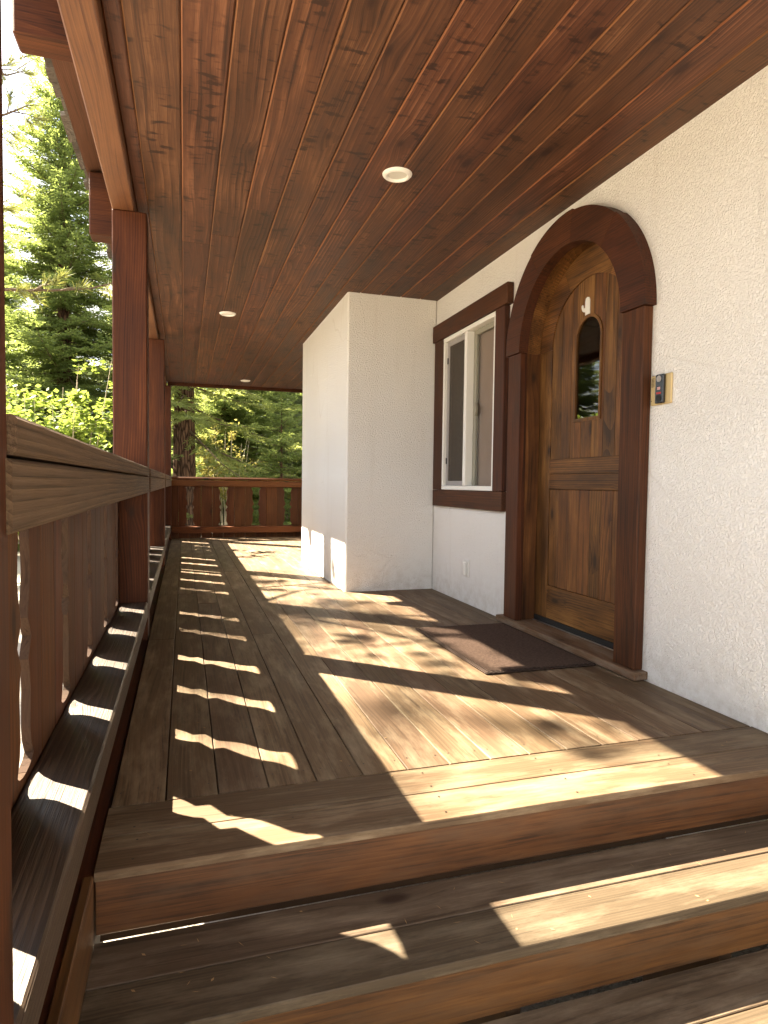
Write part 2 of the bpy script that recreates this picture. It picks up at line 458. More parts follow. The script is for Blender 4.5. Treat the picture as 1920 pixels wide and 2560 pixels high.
def stucco():
    t = NT('stucco')
    tc = t.node('ShaderNodeTexCoord').outputs['Object']
    n1 = t.noise(tc, 105.0, 4.0, 0.6, 0.2)
    n2 = t.noise(tc, 150.0, 3.0, 0.6)
    blob = t.maprange(n1, 0.40, 0.66)
    h = t.math('ADD', blob, t.math('MULTIPLY', n2, 0.35))
    big = t.noise(tc, 1.7, 5.0, 0.62)
    col = t.mix(big, (0.85, 0.835, 0.80), (0.90, 0.89, 0.865))
    pit = t.maprange(t.noise(tc, 24.0, 6.0, 0.75), 0.70, 0.80)
    spot = t.maprange(t.noise(tc, 2.6, 6.0, 0.7), 0.60, 0.78)
    col = t.mix(t.math('MULTIPLY', pit, t.math('ADD', t.math('MULTIPLY', spot, 0.6), 0.08)), col, (0.34, 0.29, 0.23))
    streak = t.node('ShaderNodeMapping'); t.put(streak.inputs['Vector'], tc); streak.inputs['Scale'].default_value = (9, 9, 0.7)
    st = t.maprange(t.noise(streak.outputs[0], 1.0, 5.0, 0.6), 0.55, 0.75, 0.0, 0.16)
    col = t.mix(st, col, (0.62, 0.57, 0.50))
    sp = t.node('ShaderNodeSeparateXYZ'); t.put(sp.inputs[0], t.node('ShaderNodeNewGeometry').outputs['Position'])
    spl = t.math('MULTIPLY', t.maprange(sp.outputs[2], 0.0, 0.28, 1.0, 0.0), t.maprange(t.noise(tc, 14.0, 6.0, 0.7), 0.42, 0.66, 0.0, 0.4))
    col = t.mix(spl, col, (0.50, 0.43, 0.34))
    ck = t.node('ShaderNodeTexVoronoi', feature='DISTANCE_TO_EDGE'); ck.inputs['Scale'].default_value = 0.55
    t.put(ck.inputs['Vector'], t.mix(0.25, tc, t.node('ShaderNodeTexNoise').outputs['Color'], 'ADD'))
    crack = t.math('MULTIPLY', t.maprange(ck.outputs['Distance'], 0.0, 0.004, 1.0, 0.0), t.maprange(t.noise(tc, 1.3, 2.0, 0.5), 0.5, 0.62))
    col = t.mix(t.math('MULTIPLY', crack, 0.16), col, (0.42, 0.36, 0.29))
    nrm = t.bump(t.math('SUBTRACT', h, t.math('MULTIPLY', crack, 0.5)), 0.85, 0.006)
    return t.done(t.principled(col, 0.92, 0.15, nrm))
M['stucco'] = stucco()

def glass(name, tint=(0.9, 0.92, 0.9), rough=0.0):
    t = NT(name)
    tr = t.node('ShaderNodeBsdfTransparent'); tr.inputs['Color'].default_value = (*tint, 1)
    gl = t.node('ShaderNodeBsdfGlossy'); gl.inputs['Roughness'].default_value = rough
    tc = t.node('ShaderNodeTexCoord').outputs['Object']
    t.put(gl.inputs['Normal'], t.bump(t.noise(tc, 3.0, 2.0, 0.5), 0.05, 0.02))
    fr = t.node('ShaderNodeFresnel'); fr.inputs['IOR'].default_value = 1.75
    mx = t.node('ShaderNodeMixShader')
    bf = t.node('ShaderNodeNewGeometry').outputs['Backfacing']      # one reflection per pane: the inner face only lets light through
    t.put(mx.inputs[0], t.math('MULTIPLY', fr.outputs[0], t.math('SUBTRACT', 1.0, bf))); t.put(mx.inputs[1], tr.outputs[0]); t.put(mx.inputs[2], gl.outputs[0])
    return t.done(mx.outputs[0])
M['glass'] = glass('window_glass')
M['doorglass'] = glass('door_glass', (0.55, 0.53, 0.48), 0.02)

def mesh_screen():
    t = NT('insect_screen')
    tr = t.node('ShaderNodeBsdfTransparent')
    di = t.node('ShaderNodeBsdfDiffuse'); di.inputs['Color'].default_value = (0.10, 0.085, 0.07, 1)
    mx = t.node('ShaderNodeMixShader')
    tc = t.node('ShaderNodeTexCoord').outputs['Object']
    t.put(mx.inputs[0], t.maprange(t.noise(tc, 60.0, 2.0, 0.5), 0.2, 0.8, 0.5, 0.75))
    t.put(mx.inputs[1], tr.outputs[0]); t.put(mx.inputs[2], di.outputs[0])
    return t.done(mx.outputs[0])
M['screen'] = mesh_screen()

def mat_mat():
    t = NT('ribbed_doormat')
    tc = t.node('ShaderNodeTexCoord').outputs['Object']
    sep = t.node('ShaderNodeSeparateXYZ'); t.put(sep.inputs[0], tc)
    sx = t.math('SINE', t.math('MULTIPLY', sep.outputs[1], 2 * math.pi / 0.017))
    sy = t.math('SINE', t.math('ADD', t.math('MULTIPLY', sep.outputs[0], 2 * math.pi / 0.024), t.math('MULTIPLY', t.math('SIGN', sx), 1.57)))
    h = t.math('MULTIPLY', t.math('ADD', sx, 1.0), t.math('ADD', sy, 1.6))
    nz = t.noise(tc, 160.0, 3.0, 0.7)
    n2 = t.noise(tc, 5.0, 4.0, 0.6)
    f = t.math('ADD', t.math('MULTIPLY', h, 0.18), t.math('MULTIPLY', nz, 0.3))
    col = t.ramp(f, [(0.1, (0.020, 0.013, 0.010)), (0.6, (0.070, 0.045, 0.036)), (1.0, (0.13, 0.09, 0.072))])
    col = t.mix(t.math('MULTIPLY', n2, 0.35), col, (0.10, 0.08, 0.065))
    nrm = t.bump(h, 0.9, 0.004)
    return t.done(t.principled(col, 0.95, 0.1, nrm))
M['mat'] = mat_mat()
M['rib'] = plain('mat_rib', (0.085, 0.056, 0.043), 0.9, 0.1, var=0.7, scale=70, bump=0.6)

def ground_mat():
    t = NT('forest_ground')
    tc = t.node('ShaderNodeTexCoord').outputs['Object']
    sep = t.node('ShaderNodeSeparateXYZ'); t.put(sep.inputs[0], tc)
    n1 = t.noise(tc, 0.35, 6.0, 0.6)
    n2 = t.noise(tc, 9.0, 6.0, 0.7)
    n3 = t.noise(tc, 60.0, 4.0, 0.7)
    gravel = t.ramp(n3, [(0.3, (0.26, 0.235, 0.195)), (0.55, (0.46, 0.42, 0.36)), (0.8, (0.58, 0.54, 0.47))])
    duff = t.ramp(n2, [(0.3, (0.05, 0.035, 0.02)), (0.55, (0.13, 0.09, 0.05)), (0.75, (0.10, 0.12, 0.03))])
    d = t.math('SQRT', t.math('ADD', t.math('POWER', sep.outputs[0], 2.0), t.math('POWER', t.math('SUBTRACT', sep.outputs[1], 4.0), 2.0)))
    f = t.maprange(t.math('ADD', d, t.math('MULTIPLY', t.math('SUBTRACT', n1, 0.5), 6.0)), 16.0, 22.0)
    col = t.mix(f, gravel, duff)
    nrm = t.bump(t.math('ADD', n2, n3), 0.8, 0.03)
    return t.done(t.principled(col, 0.95, 0.1, nrm))
M['ground'] = ground_mat()

def leaf_mat(name, c0, c1, trans, tw=0.4, scale=1.6, rough=0.55):
    t = NT(name)
    tc = t.node('ShaderNodeTexCoord').outputs['Object']
    nz = t.noise(tc, scale, 4.0, 0.6)
    n2 = t.noise(tc, scale * 14, 2.0, 0.5)
    f = t.math('ADD', t.math('MULTIPLY', nz, 0.6), t.math('MULTIPLY', n2, 0.4))
    fr = t.maprange(f, 0.34, 0.66)
    col = t.mix(fr, c0, c1)
    p = t.principled(col, rough, 0.3)
    tl = t.node('ShaderNodeBsdfTranslucent')
    t.put(tl.inputs['Color'], t.mix(fr, tuple(x * .6 for x in trans), trans))
    mx = t.node('ShaderNodeMixShader'); mx.inputs[0].default_value = tw
    t.put(mx.inputs[1], p); t.put(mx.inputs[2], tl.outputs[0])
    return t.done(mx.outputs[0])
M['fir'] = leaf_mat('fir_needles', (0.05, 0.085, 0.026), (0.125, 0.165, 0.048), (0.36, 0.44, 0.11), 0.5)
M['firdark'] = leaf_mat('dark_fir_needles', (0.07, 0.10, 0.035), (0.16, 0.19, 0.06), (0.50, 0.55, 0.15), 0.5)
M['firblue'] = leaf_mat('blue_green_needles', (0.06, 0.09, 0.055), (0.13, 0.165, 0.09), (0.34, 0.40, 0.16), 0.45)
M['pine'] = leaf_mat('pine_needles', (0.06, 0.085, 0.025), (0.15, 0.165, 0.04), (0.30, 0.30, 0.07), 0.4)
M['maple'] = leaf_mat('maple_leaves', (0.08, 0.135, 0.022), (0.18, 0.24, 0.035), (0.34, 0.43, 0.07), 0.5, 3.0)
M['yellow'] = leaf_mat('autumn_leaves', (0.16, 0.17, 0.035), (0.30, 0.27, 0.06), (0.45, 0.40, 0.11), 0.5, 2.5)

def bark(name, c0, c1):
    t = NT(name)
    tc = t.node('ShaderNodeTexCoord').outputs['Object']
    mp = t.node('ShaderNodeMapping'); t.put(mp.inputs['Vector'], tc); mp.inputs['Scale'].default_value = (1, 1, 0.16)
    v = t.node('ShaderNodeTexVoronoi', feature='DISTANCE_TO_EDGE'); v.inputs['Scale'].default_value = 17
    wob = t.mix(0.06, mp.outputs[0], t.node('ShaderNodeTexNoise').outputs['Color'], 'ADD')
    t.put(v.inputs['Vector'], wob)
    e = t.maprange(v.outputs['Distance'], 0.0, 0.22)
    n = t.noise(tc, 26.0, 5.0, 0.7)
    col = t.mix(t.math('MULTIPLY', e, t.math('ADD', n, 0.3)), c0, c1)
    nrm = t.bump(t.math('ADD', e, t.math('MULTIPLY', n, 0.4)), 1.0, 0.03)
    return t.done(t.principled(col, 0.95, 0.1, nrm))
M['bark'] = bark('fir_bark', (0.035, 0.02, 0.013), (0.20, 0.115, 0.072))
M['twig'] = plain('twig_bark', (0.11, 0.08, 0.052), 0.9, 0.1, var=0.3, scale=20)
M['palestem'] = plain('pale_stem', (0.42, 0.36, 0.27), 0.85, 0.1, var=0.2, scale=14)

# ------------------------------------------------------------------ the setting: ground, deck, ceiling
rng = random.Random(7)
XW, ZC = 2.04, 2.44                      # house wall, ceiling height
XB, YB1, YB2 = 1.2635, 5.105, 7.176      # stucco bump-out
YD, YE = 1.548, 10.62                    # deck front edge, deck end
GZ = -0.66                               # ground

gm = MB()
G = 24
gx = [-400, -120, -50, -25, -12, -6, -2, 3, 8, 16, 40, 120, 400]
gy = [-200, -60, -20, -6, 0, 6, 12, 18, 26, 40, 70, 150, 500]
for y in gy:
    for x in gx:
        far = max(0.0, math.hypot(x, y - 5) - 14)
        gm.v.append((x, y, GZ + 0.012 * min(far, 60) * (0.6 + 0.4 * math.sin(x * .13 + y * .07))))
nx = len(gx)
for j in range(len(gy) - 1):
    for i in range(nx - 1):
        gm.f.append((j * nx + i, j * nx + i + 1, (j + 1) * nx + i + 1, (j + 1) * nx + i))
tag(gm.build('ground', M['ground']), 'pale gravel yard turning to needle-covered forest floor', 'ground', kind='structure')

# deck: a framing sheet underneath and every board on top
deck = MB().box(-0.19, XW, 1.60, YE - 0.03, -0.20, -0.045).build('deck', M['under'])
tag(deck, 'brown wooden porch deck of long boards with a two-board border at the front', 'deck', kind='structure')
def deck_board(x0, x1, y0, y1, mat, along='Y'):
    MB().board(x0, x1, y0, y1, -0.024, rng.uniform(-0.0012, 0.0), 0.0016, along).build('deck_board', mat, deck)
deck_board(-0.196, XW - .004, YD, 1.6965, M['deckx'], 'X')
deck_board(-0.196, XW - .004, 1.7005, 1.8525, M['deckx'], 'X')
def runs(y0, y1, first, lo, hi):
    ys = [y0]; y = first
    while y < y1 - 0.8:
        ys.append(y); y += rng.uniform(lo, hi)
    return ys + [y1]
edges = [-0.193] + [-0.05 + 0.1434 * k for k in range(15)] + [XW - .004]
for i in range(len(edges) - 1):
    x0, x1 = edges[i] + 0.002, edges[i + 1] - 0.002
    first = {0: 3.79, 4: 3.79}.get(i, rng.choice([5.3, 5.9, 6.4, 7.2, 4.85]))
    ys = runs(1.8565, YE - 0.02, first, 2.6, 3.9)
    for a, b in zip(ys[:-1], ys[1:]):
        deck_board(x0, x1, a + 0.0012, b - 0.0012, M['decky'])
mb = MB()
for i in range(len(edges) - 1):
    for j in range(22):
        yj = 1.93 + j * 0.406
        for fx in (0.024, edges[i + 1] - edges[i] - 0.024):
            px, py = edges[i] + fx + rng.uniform(-.004, .004), yj + rng.uniform(-.006, .006)
            mb.add([(px + .0032 * math.cos(k * math.pi / 3), py + .0032 * math.sin(k * math.pi / 3), 0.0006) for k in range(6)], [tuple(range(6))])
for i in range(6):
    for yj in (1.58, 1.665, 1.73, 1.82):
        px = -.12 + i * .406 + rng.uniform(-.012, .012)
        mb.add([(px + .0032 * math.cos(k * math.pi / 3), yj + .0032 * math.sin(k * math.pi / 3), 0.0006) for k in range(6)], [tuple(range(6))])
o = mb.build('screw_heads', M['bronze'], deck); o['kind'] = 'stuff'
MB().box(-0.236, -0.199, 0.55, YE, -0.30, -0.012, 0.004).build('rim_board', M['redy'], deck)

# ceiling: backing sheet and tongue-and-groove boards with real grooves
ceil = MB().box(-0.26, XW + 0.1, -0.6, YE, ZC + 0.018, ZC + 0.05).build('ceiling', M['under'])
tag(ceil, 'reddish brown tongue-and-groove plank ceiling over the porch', 'ceiling', kind='structure')
cedges = [-0.2585, -0.197] + [-0.012 + 0.1727 * k for k in range(12)] + [XW + .01]
for i in range(len(cedges) - 1):
    x0, x1 = cedges[i] + 0.0012, cedges[i + 1] - 0.0012
    first = {4: 3.77, 3: 4.23, 6: 4.21, 7: 3.74}.get(i, rng.uniform(3.4, 5.4))
    ys = runs(-0.5, YE - 0.005, first, 2.2, 3.6)
    for a, b in zip(ys[:-1], ys[1:]):
        MB().board(x0, x1, a + 0.0003, b - 0.0003, ZC + rng.uniform(0, 0.0008), ZC + 0.0175, 0.0055).build('ceiling_board', M['ceil'], ceil)
        _me = ceil.children[-1].data; _me.materials.append(M['ceiledge'])
        for _p in _me.polygons:
            if _p.normal.x < -.3 and _p.normal.z < -.3: _p.material_index = 1

# ------------------------------------------------------------------ stairs
stairs = empty('stairs', (0.92, 1.1, GZ))
tag(stairs, 'wooden steps with dark brown treads and orange brown risers below the deck', 'stairs')
def sbuild(mb, name, mat, parent):
    for i, v in enumerate(mb.v):
        mb.v[i] = (v[0] - parent.location.x, v[1] - parent.location.y, v[2] - parent.location.z)
    return mb.build(name, mat, parent)
def tread(y0, y1, z):
    sbuild(MB().board(-0.1955, XW - .006, y0, y1, z - 0.026, z, 0.0018, 'X'), 'tread_board', M['tread'], stairs)
def riser(y, z0, z1):
    sbuild(MB().box(-0.1955, XW - .006, y, y + 0.022, z0, z1, 0.002), 'riser', M['riser'], stairs)
riser(1.560, -0.158, -0.0255)
tread(1.262, 1.4015, -0.165); tread(1.4055, 1.546, -0.165)
riser(1.275, -0.322, -0.192)
tread(0.975, 1.128, -0.33); tread(1.132, 1.272, -0.33)
riser(0.988, -0.487, -0.357)
tread(0.69, 0.842, -0.495); tread(0.846, 0.985, -0.495)
riser(0.703, GZ, -0.522)
for x in (0.10, 0.72, 1.35, 1.96):
    sbuild(MB().prism([(0.73, GZ), (1.585, GZ), (1.585, -0.20), (1.30, -0.20), (1.30, -0.366), (1.01, -0.366), (1.01, -0.532), (0.73, -0.532)], x, x + 0.04, 0), 'stringer', M['under'], stairs)
sbuild(MB().box(-0.2195, -0.197, 0.55, 1.545, GZ, -0.004, 0.003).box(-0.2196, -0.1969, 1.5452, 1.5458, GZ, -0.3), 'skirt_board', M['risery'], stairs)

# ------------------------------------------------------------------ posts, beam, roof
posts = [(0.67, 0.85), (3.84, 4.02), (7.15, 7.33), (10.50, 10.68)]
plab = ['reddish square porch post nearest the camera, cut by the left picture edge',
        'tall reddish square post in the foreground holding the beam end', 'reddish porch post in the middle of the long railing',
        'far corner post where the side railing meets the end railing']
for (a, b), lb in zip(posts, plab):
    p = empty('porch_post', (-0.287, (a + b) / 2, GZ))
    tag(p, lb, 'post', 'porch posts along the railing')
    sbuild(MB().box(-0.377, -0.197, a, b, GZ, 2.371, 0.006), 'shaft', M['post'], p)
    sbuild(MB().box(-0.40, -0.175, a - .02, b + .02, GZ, GZ + 0.06, 0.01), 'base', M['under'], p)

beam = empty('porch_beam', (-0.318, 0.0, 2.372))
tag(beam, 'long timber beam resting on the porch posts below the ceiling edge', 'beam')
by = [-0.6, 3.95, 7.24, 10.68]
for a, b in zip(by[:-1], by[1:]):
    sbuild(MB().box(-0.377, -0.2605, a + .001, b - .001, 2.372, 2.80, 0.006), 'beam_length', M['beam'], beam)
sbuild(MB().box(-0.25, XW, YE + 0.005, YE + 0.055, 2.392, 2.80, 0.004), 'end_header', M['redx'], beam)

roof = empty('porch_roof', (0.8, 5.0, 2.8))
tag(roof, 'shake roof edge with projecting timber outriggers above the porch', 'roof')
ESL = 0.34
def roof_z(x): return 2.83 + (x + 0.58) * ESL
mb = MB()
mb.prism([(-0.585, roof_z(-.585)), (2.4, roof_z(2.4)), (2.4, roof_z(2.4) + .03), (-0.585, roof_z(-.585) + .03)], -0.9, 11.2, 1)
sbuild(mb, 'sheathing', M['sheath'], roof)
y = -0.9
while y < 11.2:
    w = rng.uniform(0.10, 0.22); l = rng.uniform(0.005, 0.05); dz = rng.uniform(0, .008)
    x0 = -0.595 - l
    mb = MB().prism([(x0, roof_z(x0) + .032 + dz), (-0.1, roof_z(-.1) + .033 + dz), (-0.1, roof_z(-.1) + .042 + dz), (x0, roof_z(x0) + .056 + dz)], y + .003, y + w - .003, 1)
    sbuild(mb, 'shake', M['shake'], roof)
    y += w
sbuild(MB().prism([(-0.1, roof_z(-.1) + .05), (2.4, roof_z(2.4) + .05), (2.4, roof_z(2.4) + .075), (-0.1, roof_z(-.1) + .075)], -0.9, 11.2, 1), 'roof_covering', M['shake'], roof)
for yo, wd in ((0.7, .12), (2.58, .12), (4.47, .15), (6.36, .12), (8.25, .12), (10.2, .12)):
    sbuild(MB().box(-0.571, -0.3785, yo, yo + wd, 2.44, 2.826, 0.008), 'outrigger', M['redx'], roof)

# ------------------------------------------------------------------ railings
PW = 0.1733
PROF = [(.188, 0), (.190, .032), (.196, .060), (.206, .075), (.216, .070), (.240, .055), (.275, .046), (.320, .049), (.365, .053), (.410, .046), (.440, .033),
        (.488, .066), (.537, .031), (.575, .044), (.610, .055), (.638, .060), (.690, .055), (.723, .048), (.765, .057), (.797, .074), (.806, .070), (.812, .045), (.815, 0)]
def picket_mesh(kind):
    h = PW / 2 - 0.0012; z0, z1 = -0.16, 0.90
    if kind == 'plain':
        return MB().box(-h, h, 0, 0.020, z0, z1, 0.003).mesh('picket', M['picket'])
    s = 1 if kind == 'right' else -1
    # fine curve through the profile
    pts = []
    for (za, wa), (zb, wb) in zip(PROF[:-1], PROF[1:]):
        for k in range(2): pts.append((za + (zb - za) * k / 2, wa + (wb - wa) * k / 2))
    pts.append(PROF[-1])
    vs = []; fs = []
    # strips between the outer side and the cut edge, so that every face stays simple
    rows = [(z0, 0.0)] + pts + [(z1, 0.0)]
    for z, w in rows:
        for yy in (0, 0.020):
            vs.append((-s * h, yy, z)); vs.append((s * (h - w), yy, z))
    for i in range(len(rows) - 1):
        a = i * 4; b = a + 4
        fs += [(a, a + 1, b + 1, b), (a + 2, b + 2, b + 3, a + 3), (a, b, b + 2, a + 2), (a + 1, a + 3, b + 3, b + 1)]
    fs += [(0, 2, 3, 1), tuple(len(vs) - 4 + k for k in (0, 1, 3, 2))]
    m = MB(); m.add(vs, fs)
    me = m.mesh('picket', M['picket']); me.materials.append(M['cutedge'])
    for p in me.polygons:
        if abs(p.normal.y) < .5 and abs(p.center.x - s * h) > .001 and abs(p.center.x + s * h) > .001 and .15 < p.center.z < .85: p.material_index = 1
    return me
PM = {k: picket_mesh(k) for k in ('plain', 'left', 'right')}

def side_railing(y0, y1, c0, lb):
    r = empty('railing', (-0.27, y0, 0.0))
    tag(r, lb, 'railing', 'carved board railings round the porch')
    sbuild(MB().board(-0.355, -0.188, y0 + .004, y1 - .003, 0.919, 0.967, 0.005), 'cap_rail', M['raily'], r)
    sbuild(MB().board(-0.343, -0.19, y0 + .003 if y0 > 1 else y0 - .012, y1 - .003, 0.826, 0.9145, 0.004), 'top_rail', M['raily'], r)
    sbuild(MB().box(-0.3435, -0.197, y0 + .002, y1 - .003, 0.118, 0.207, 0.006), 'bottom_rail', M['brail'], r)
    # pickets: a cut joint every three boards
    k = math.floor((y0 - c0) / PW) - 1
    while True:
        a = c0 + k * PW; b = a + PW
        if a > y1 - 0.02: break
        if a >= y0 - 0.10 and b <= y1 + 0.12:
            kind = {0: 'left', 2: 'right'}.get(k % 3, 'plain')
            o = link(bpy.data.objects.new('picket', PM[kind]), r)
            o.location = (-0.3445 + 0.27, (a + b) / 2 - y0, 0.035)
            o.rotation_euler = (0, 0, math.pi / 2)
        k += 1
side_railing(0.85, 3.84, 2.13, 'weathered side railing with cut-out boards nearest the camera, left of the steps')
side_railing(4.02, 7.15, 4.33, 'side railing between the foreground post and the middle post')
side_railing(7.33, 10.50, 7.66, 'side railing between the middle post and the far corner post')
r = empty('railing', (0.9, 10.60, 0.0))
tag(r, 'reddish end railing with four vase-shaped cut-outs closing the far end of the porch', 'railing', 'carved board railings round the porch')
YR = 10.60
sbuild(MB().board(-0.19, XW - .01, YR - .03, YR + .15, 0.922, 0.970, 0.021, 'X'), 'cap_rail', M['railx'], r)
sbuild(MB().box(-0.19, XW - .01, YR - .01, YR + .085, 0.823, 0.919, 0.005), 'top_rail', M['railx'], r)
sbuild(MB().box(-0.19, XW - .01, YR - .02, YR + .085, 0.075, 0.176, 0.005), 'bottom_rail', M['railx'], r)
c0 = 0.085
for k in range(-2, 12):
    a = c0 + k * PW
    if a < -0.30 or a > XW - .05: continue
    kind = {0: 'left', 2: 'right'}.get(k % 3, 'plain')
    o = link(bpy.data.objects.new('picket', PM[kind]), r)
    o.location = (a + PW / 2 - 0.9, YR + 0.087 - 10.60, 0)

# ------------------------------------------------------------------ house
house = empty('house', (XW + 1.5, 5.0, GZ))
tag(house, 'white stucco house with arched wooden door and brown trimmed window', 'house')
DY, DZ, DR = 3.095, 1.717, 0.53          # door opening: centre, spring line, radius
WY0, WY1, WZ0, WZ1 = 3.955, 4.866, 0.853, 2.07
mb = MB()
def q(ya, yb, za, zb): mb.add([(XW, ya, za), (XW, yb, za), (XW, yb, zb), (XW, ya, zb)], [(0, 1, 2, 3)])
TOP = 3.4
q(-2.2, DY - DR, GZ, TOP)
q(DY - DR, DY + DR, GZ, 0.03)
n = 28
for i in range(n):
    a0 = math.pi - math.pi * i / n; a1 = math.pi - math.pi * (i + 1) / n
    p0 = (DY + DR * math.cos(a0), DZ + DR * math.sin(a0)); p1 = (DY + DR * math.cos(a1), DZ + DR * math.sin(a1))
    mb.add([(XW, p0[0], p0[1]), (XW, p1[0], p1[1]), (XW, p1[0], TOP), (XW, p0[0], TOP)], [(0, 1, 2, 3)])
    mb.add([(XW, p0[0], p0[1]), (XW, p1[0], p1[1]), (XW + .2, p1[0], p1[1]), (XW + .2, p0[0], p0[1])], [(0, 1, 2, 3)])
for s in (-1, 1):
    mb.add([(XW, DY + s * DR, 0.03), (XW + .2, DY + s * DR, 0.03), (XW + .2, DY + s * DR, DZ), (XW, DY + s * DR, DZ)], [(0, 1, 2, 3)])
q(DY + DR, WY0, GZ, TOP)
q(WY0, WY1, GZ, WZ0); q(WY0, WY1, WZ1, TOP)
q(WY1, 10.9, GZ, TOP)
for (ya, yb, za, zb) in ((WY0, WY0, WZ0, WZ1), (WY1, WY1, WZ0, WZ1)):
    mb.add([(XW, ya, za), (XW + .2, ya, za), (XW + .2, ya, zb), (XW, ya, zb)], [(0, 1, 2, 3)])
for z in (WZ0, WZ1):
    mb.add([(XW, WY0, z), (XW, WY1, z), (XW + .2, WY1, z), (XW + .2, WY0, z)], [(0, 1, 2, 3)])
sbuild(mb, 'wall', M['stucco'], house)
mb = MB()
X2 = XW + 5.0
mb.add([(XW, 10.9, GZ), (X2, 10.9, GZ), (X2, 10.9, TOP), (XW, 10.9, TOP)], [(0, 1, 2, 3)])
mb.add([(XW, -2.2, GZ), (X2, -2.2, GZ), (X2, -2.2, TOP), (XW, -2.2, TOP)], [(0, 1, 2, 3)])
mb.add([(X2, -2.2, GZ), (X2, 10.9, GZ), (X2, 10.9, TOP), (X2, -2.2, TOP)], [(0, 1, 2, 3)])
sbuild(mb, 'outer_wall', M['stucco'], house)
sbuild(MB().box(XB, XW - .001, YB1, YB2, GZ, TOP, 0.012), 'projecting_wall', M['stucco'], house)
sbuild(MB().prism([(XW - .3, roof_z(2.4) + .08), (XW + 2.5, roof_z(2.4) + 1.1), (X2 + .4, roof_z(2.4) + .08)], -2.6, 11.3, 1), 'roof', M['shake'], house)
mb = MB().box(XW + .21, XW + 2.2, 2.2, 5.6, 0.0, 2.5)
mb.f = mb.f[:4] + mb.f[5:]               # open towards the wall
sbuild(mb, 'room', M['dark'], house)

# door
door = empty('door', (2.14 - house.location.x, DY - house.location.y, 0.07 - house.location.z)); door.parent = house
def hb(mb, name, mat, parent):
    w = parent.matrix_world_loc if hasattr(parent, 'matrix_world_loc') else None
    off = Vector((0, 0, 0)); p = parent
    while p is not None:
        off += p.location; p = p.parent
    mb.v = [(v[0] - off.x, v[1] - off.y, v[2] - off.z) for v in mb.v]
    return mb.build(name, mat, parent)
GY, GHW, GZ0, GZT = 3.100, 0.1135, 1.272, 1.722     # glass: centre, half width, bottom, spring line
XF, XP = 2.138, 2.146
ST = 3.463 - DY
hb(MB().box(XF, 2.18, DY + ST, DY + .497, 0.078, DZ, 0.002), 'stile', M['door'], door)
hb(MB().box(XF, 2.18, DY - .497, DY - ST, 0.078, DZ, 0.002), 'stile', M['door'], door)
for a0, a1 in ((0.0, 1.05), (1.05, 2.09), (2.09, math.pi)):
    mb = MB(); nn = 10; vs = []; fs = []
    for i in range(nn + 1):
        a = a0 + .002 + (a1 - a0 - .004) * i / nn
        for rr, rz in ((ST, .338), (.497, .497)):
            for x in (XF, 2.18):
                vs.append((x, DY + rr * math.cos(a), DZ + rz * math.sin(a)))
    for i in range(nn):
        b = i * 4
        for p_, q_ in ((0, 1), (1, 3), (3, 2), (2, 0)): fs.append((b + p_, b + q_, b + 4 + q_, b + 4 + p_))
    fs += [(0, 2, 3, 1), (nn * 4, nn * 4 + 1, nn * 4 + 3, nn * 4 + 2)]
    hb(mb.add(vs, fs), 'arched_rail', M['doory'], door)
hb(MB().box(XF + .001, 2.18, DY - ST + .001, DY + ST - .001, 0.873, 0.9635, 0.002).box(XF + .001, 2.18, DY - ST + .001, DY + ST - .001, 0.9645, 1.055, 0.002), 'middle_rail', M['doory'], door)
hb(MB().box(XF + .001, 2.18, DY - ST + .001, DY + ST - .001, 0.078, 0.28, 0.002), 'bottom_rail', M['doory'], door)
def arch_top(y): return DZ + .338 * math.sqrt(max(0.0, 1 - ((y - DY) / ST) ** 2))
def glass_top(y): return GZT + GHW * math.sqrt(max(0.0, 1 - ((y - GY) / GHW) ** 2))
pe = [DY + ST - 0.1015 * k for k in range(8)]; pe = [v for v in pe if v > DY - ST + .03] + [DY - ST]
for b, a in zip(pe[:-1], pe[1:]):
    a += .0016; b -= .0016
    hb(MB().box(XP, 2.17, a, b, 0.2805, 0.8725, 0.003), 'plank', M['door'], door)
    cuts = sorted({a, b} | {v for v in (GY - GHW, GY + GHW) if a < v < b})
    for ya, yb in zip(cuts[:-1], cuts[1:]):
        ins = GY - GHW - 1e-6 <= ya and yb <= GY + GHW + 1e-6
        ys = [ya + (yb - ya) * i / 6 for i in range(7)]
        if ins:
            hb(MB().prism([(ya, 1.0555), (yb, 1.0555), (yb, GZ0), (ya, GZ0)], XP, 2.17, 0), 'plank', M['door'], door)
            hb(MB().prism([(v, glass_top(v)) for v in ys] + [(v, arch_top(v)) for v in reversed(ys)], XP, 2.17, 0), 'plank', M['door'], door)
        else:
            hb(MB().prism([(ya, 1.0555), (yb, 1.0555)] + [(v, arch_top(v)) for v in reversed(ys)], XP, 2.17, 0), 'plank', M['door'], door)
mb = MB()
mb.arc(GY, GZT, GHW - .004, GHW + .013, 0, math.pi, 2.139, 2.16, 18)
mb.box(2.139, 2.16, GY - GHW - .013, GY - GHW + .004, GZ0 - .013, GZT - .0005)
mb.box(2.139, 2.16, GY + GHW - .004, GY + GHW + .013, GZ0 - .013, GZT - .0005)
mb.box(2.1392, 2.16, GY - GHW + .0032, GY + GHW - .0032, GZ0 - .013, GZ0 + .005)
hb(mb, 'glass_moulding', M['door'], door)
gp = [(GY - GHW + .002, GZ0), (GY + GHW - .002, GZ0)] + [(GY + (GHW - .002) * math.cos(math.pi * i / 16), GZT + (GHW - .002) * math.sin(math.pi * i / 16)) for i in range(17)]
hb(MB().prism(gp, 2.149, 2.153, 0), 'pane', M['doorglass'], door)
hb(MB().box(2.132, 2.176, DY - .497, DY + .497, 0.046, 0.0775), 'door_sweep', M['rubber'], door)
mb = MB().box(2.128, 2.1375, 2.645, 2.70, 0.80, 1.06, 0.004)
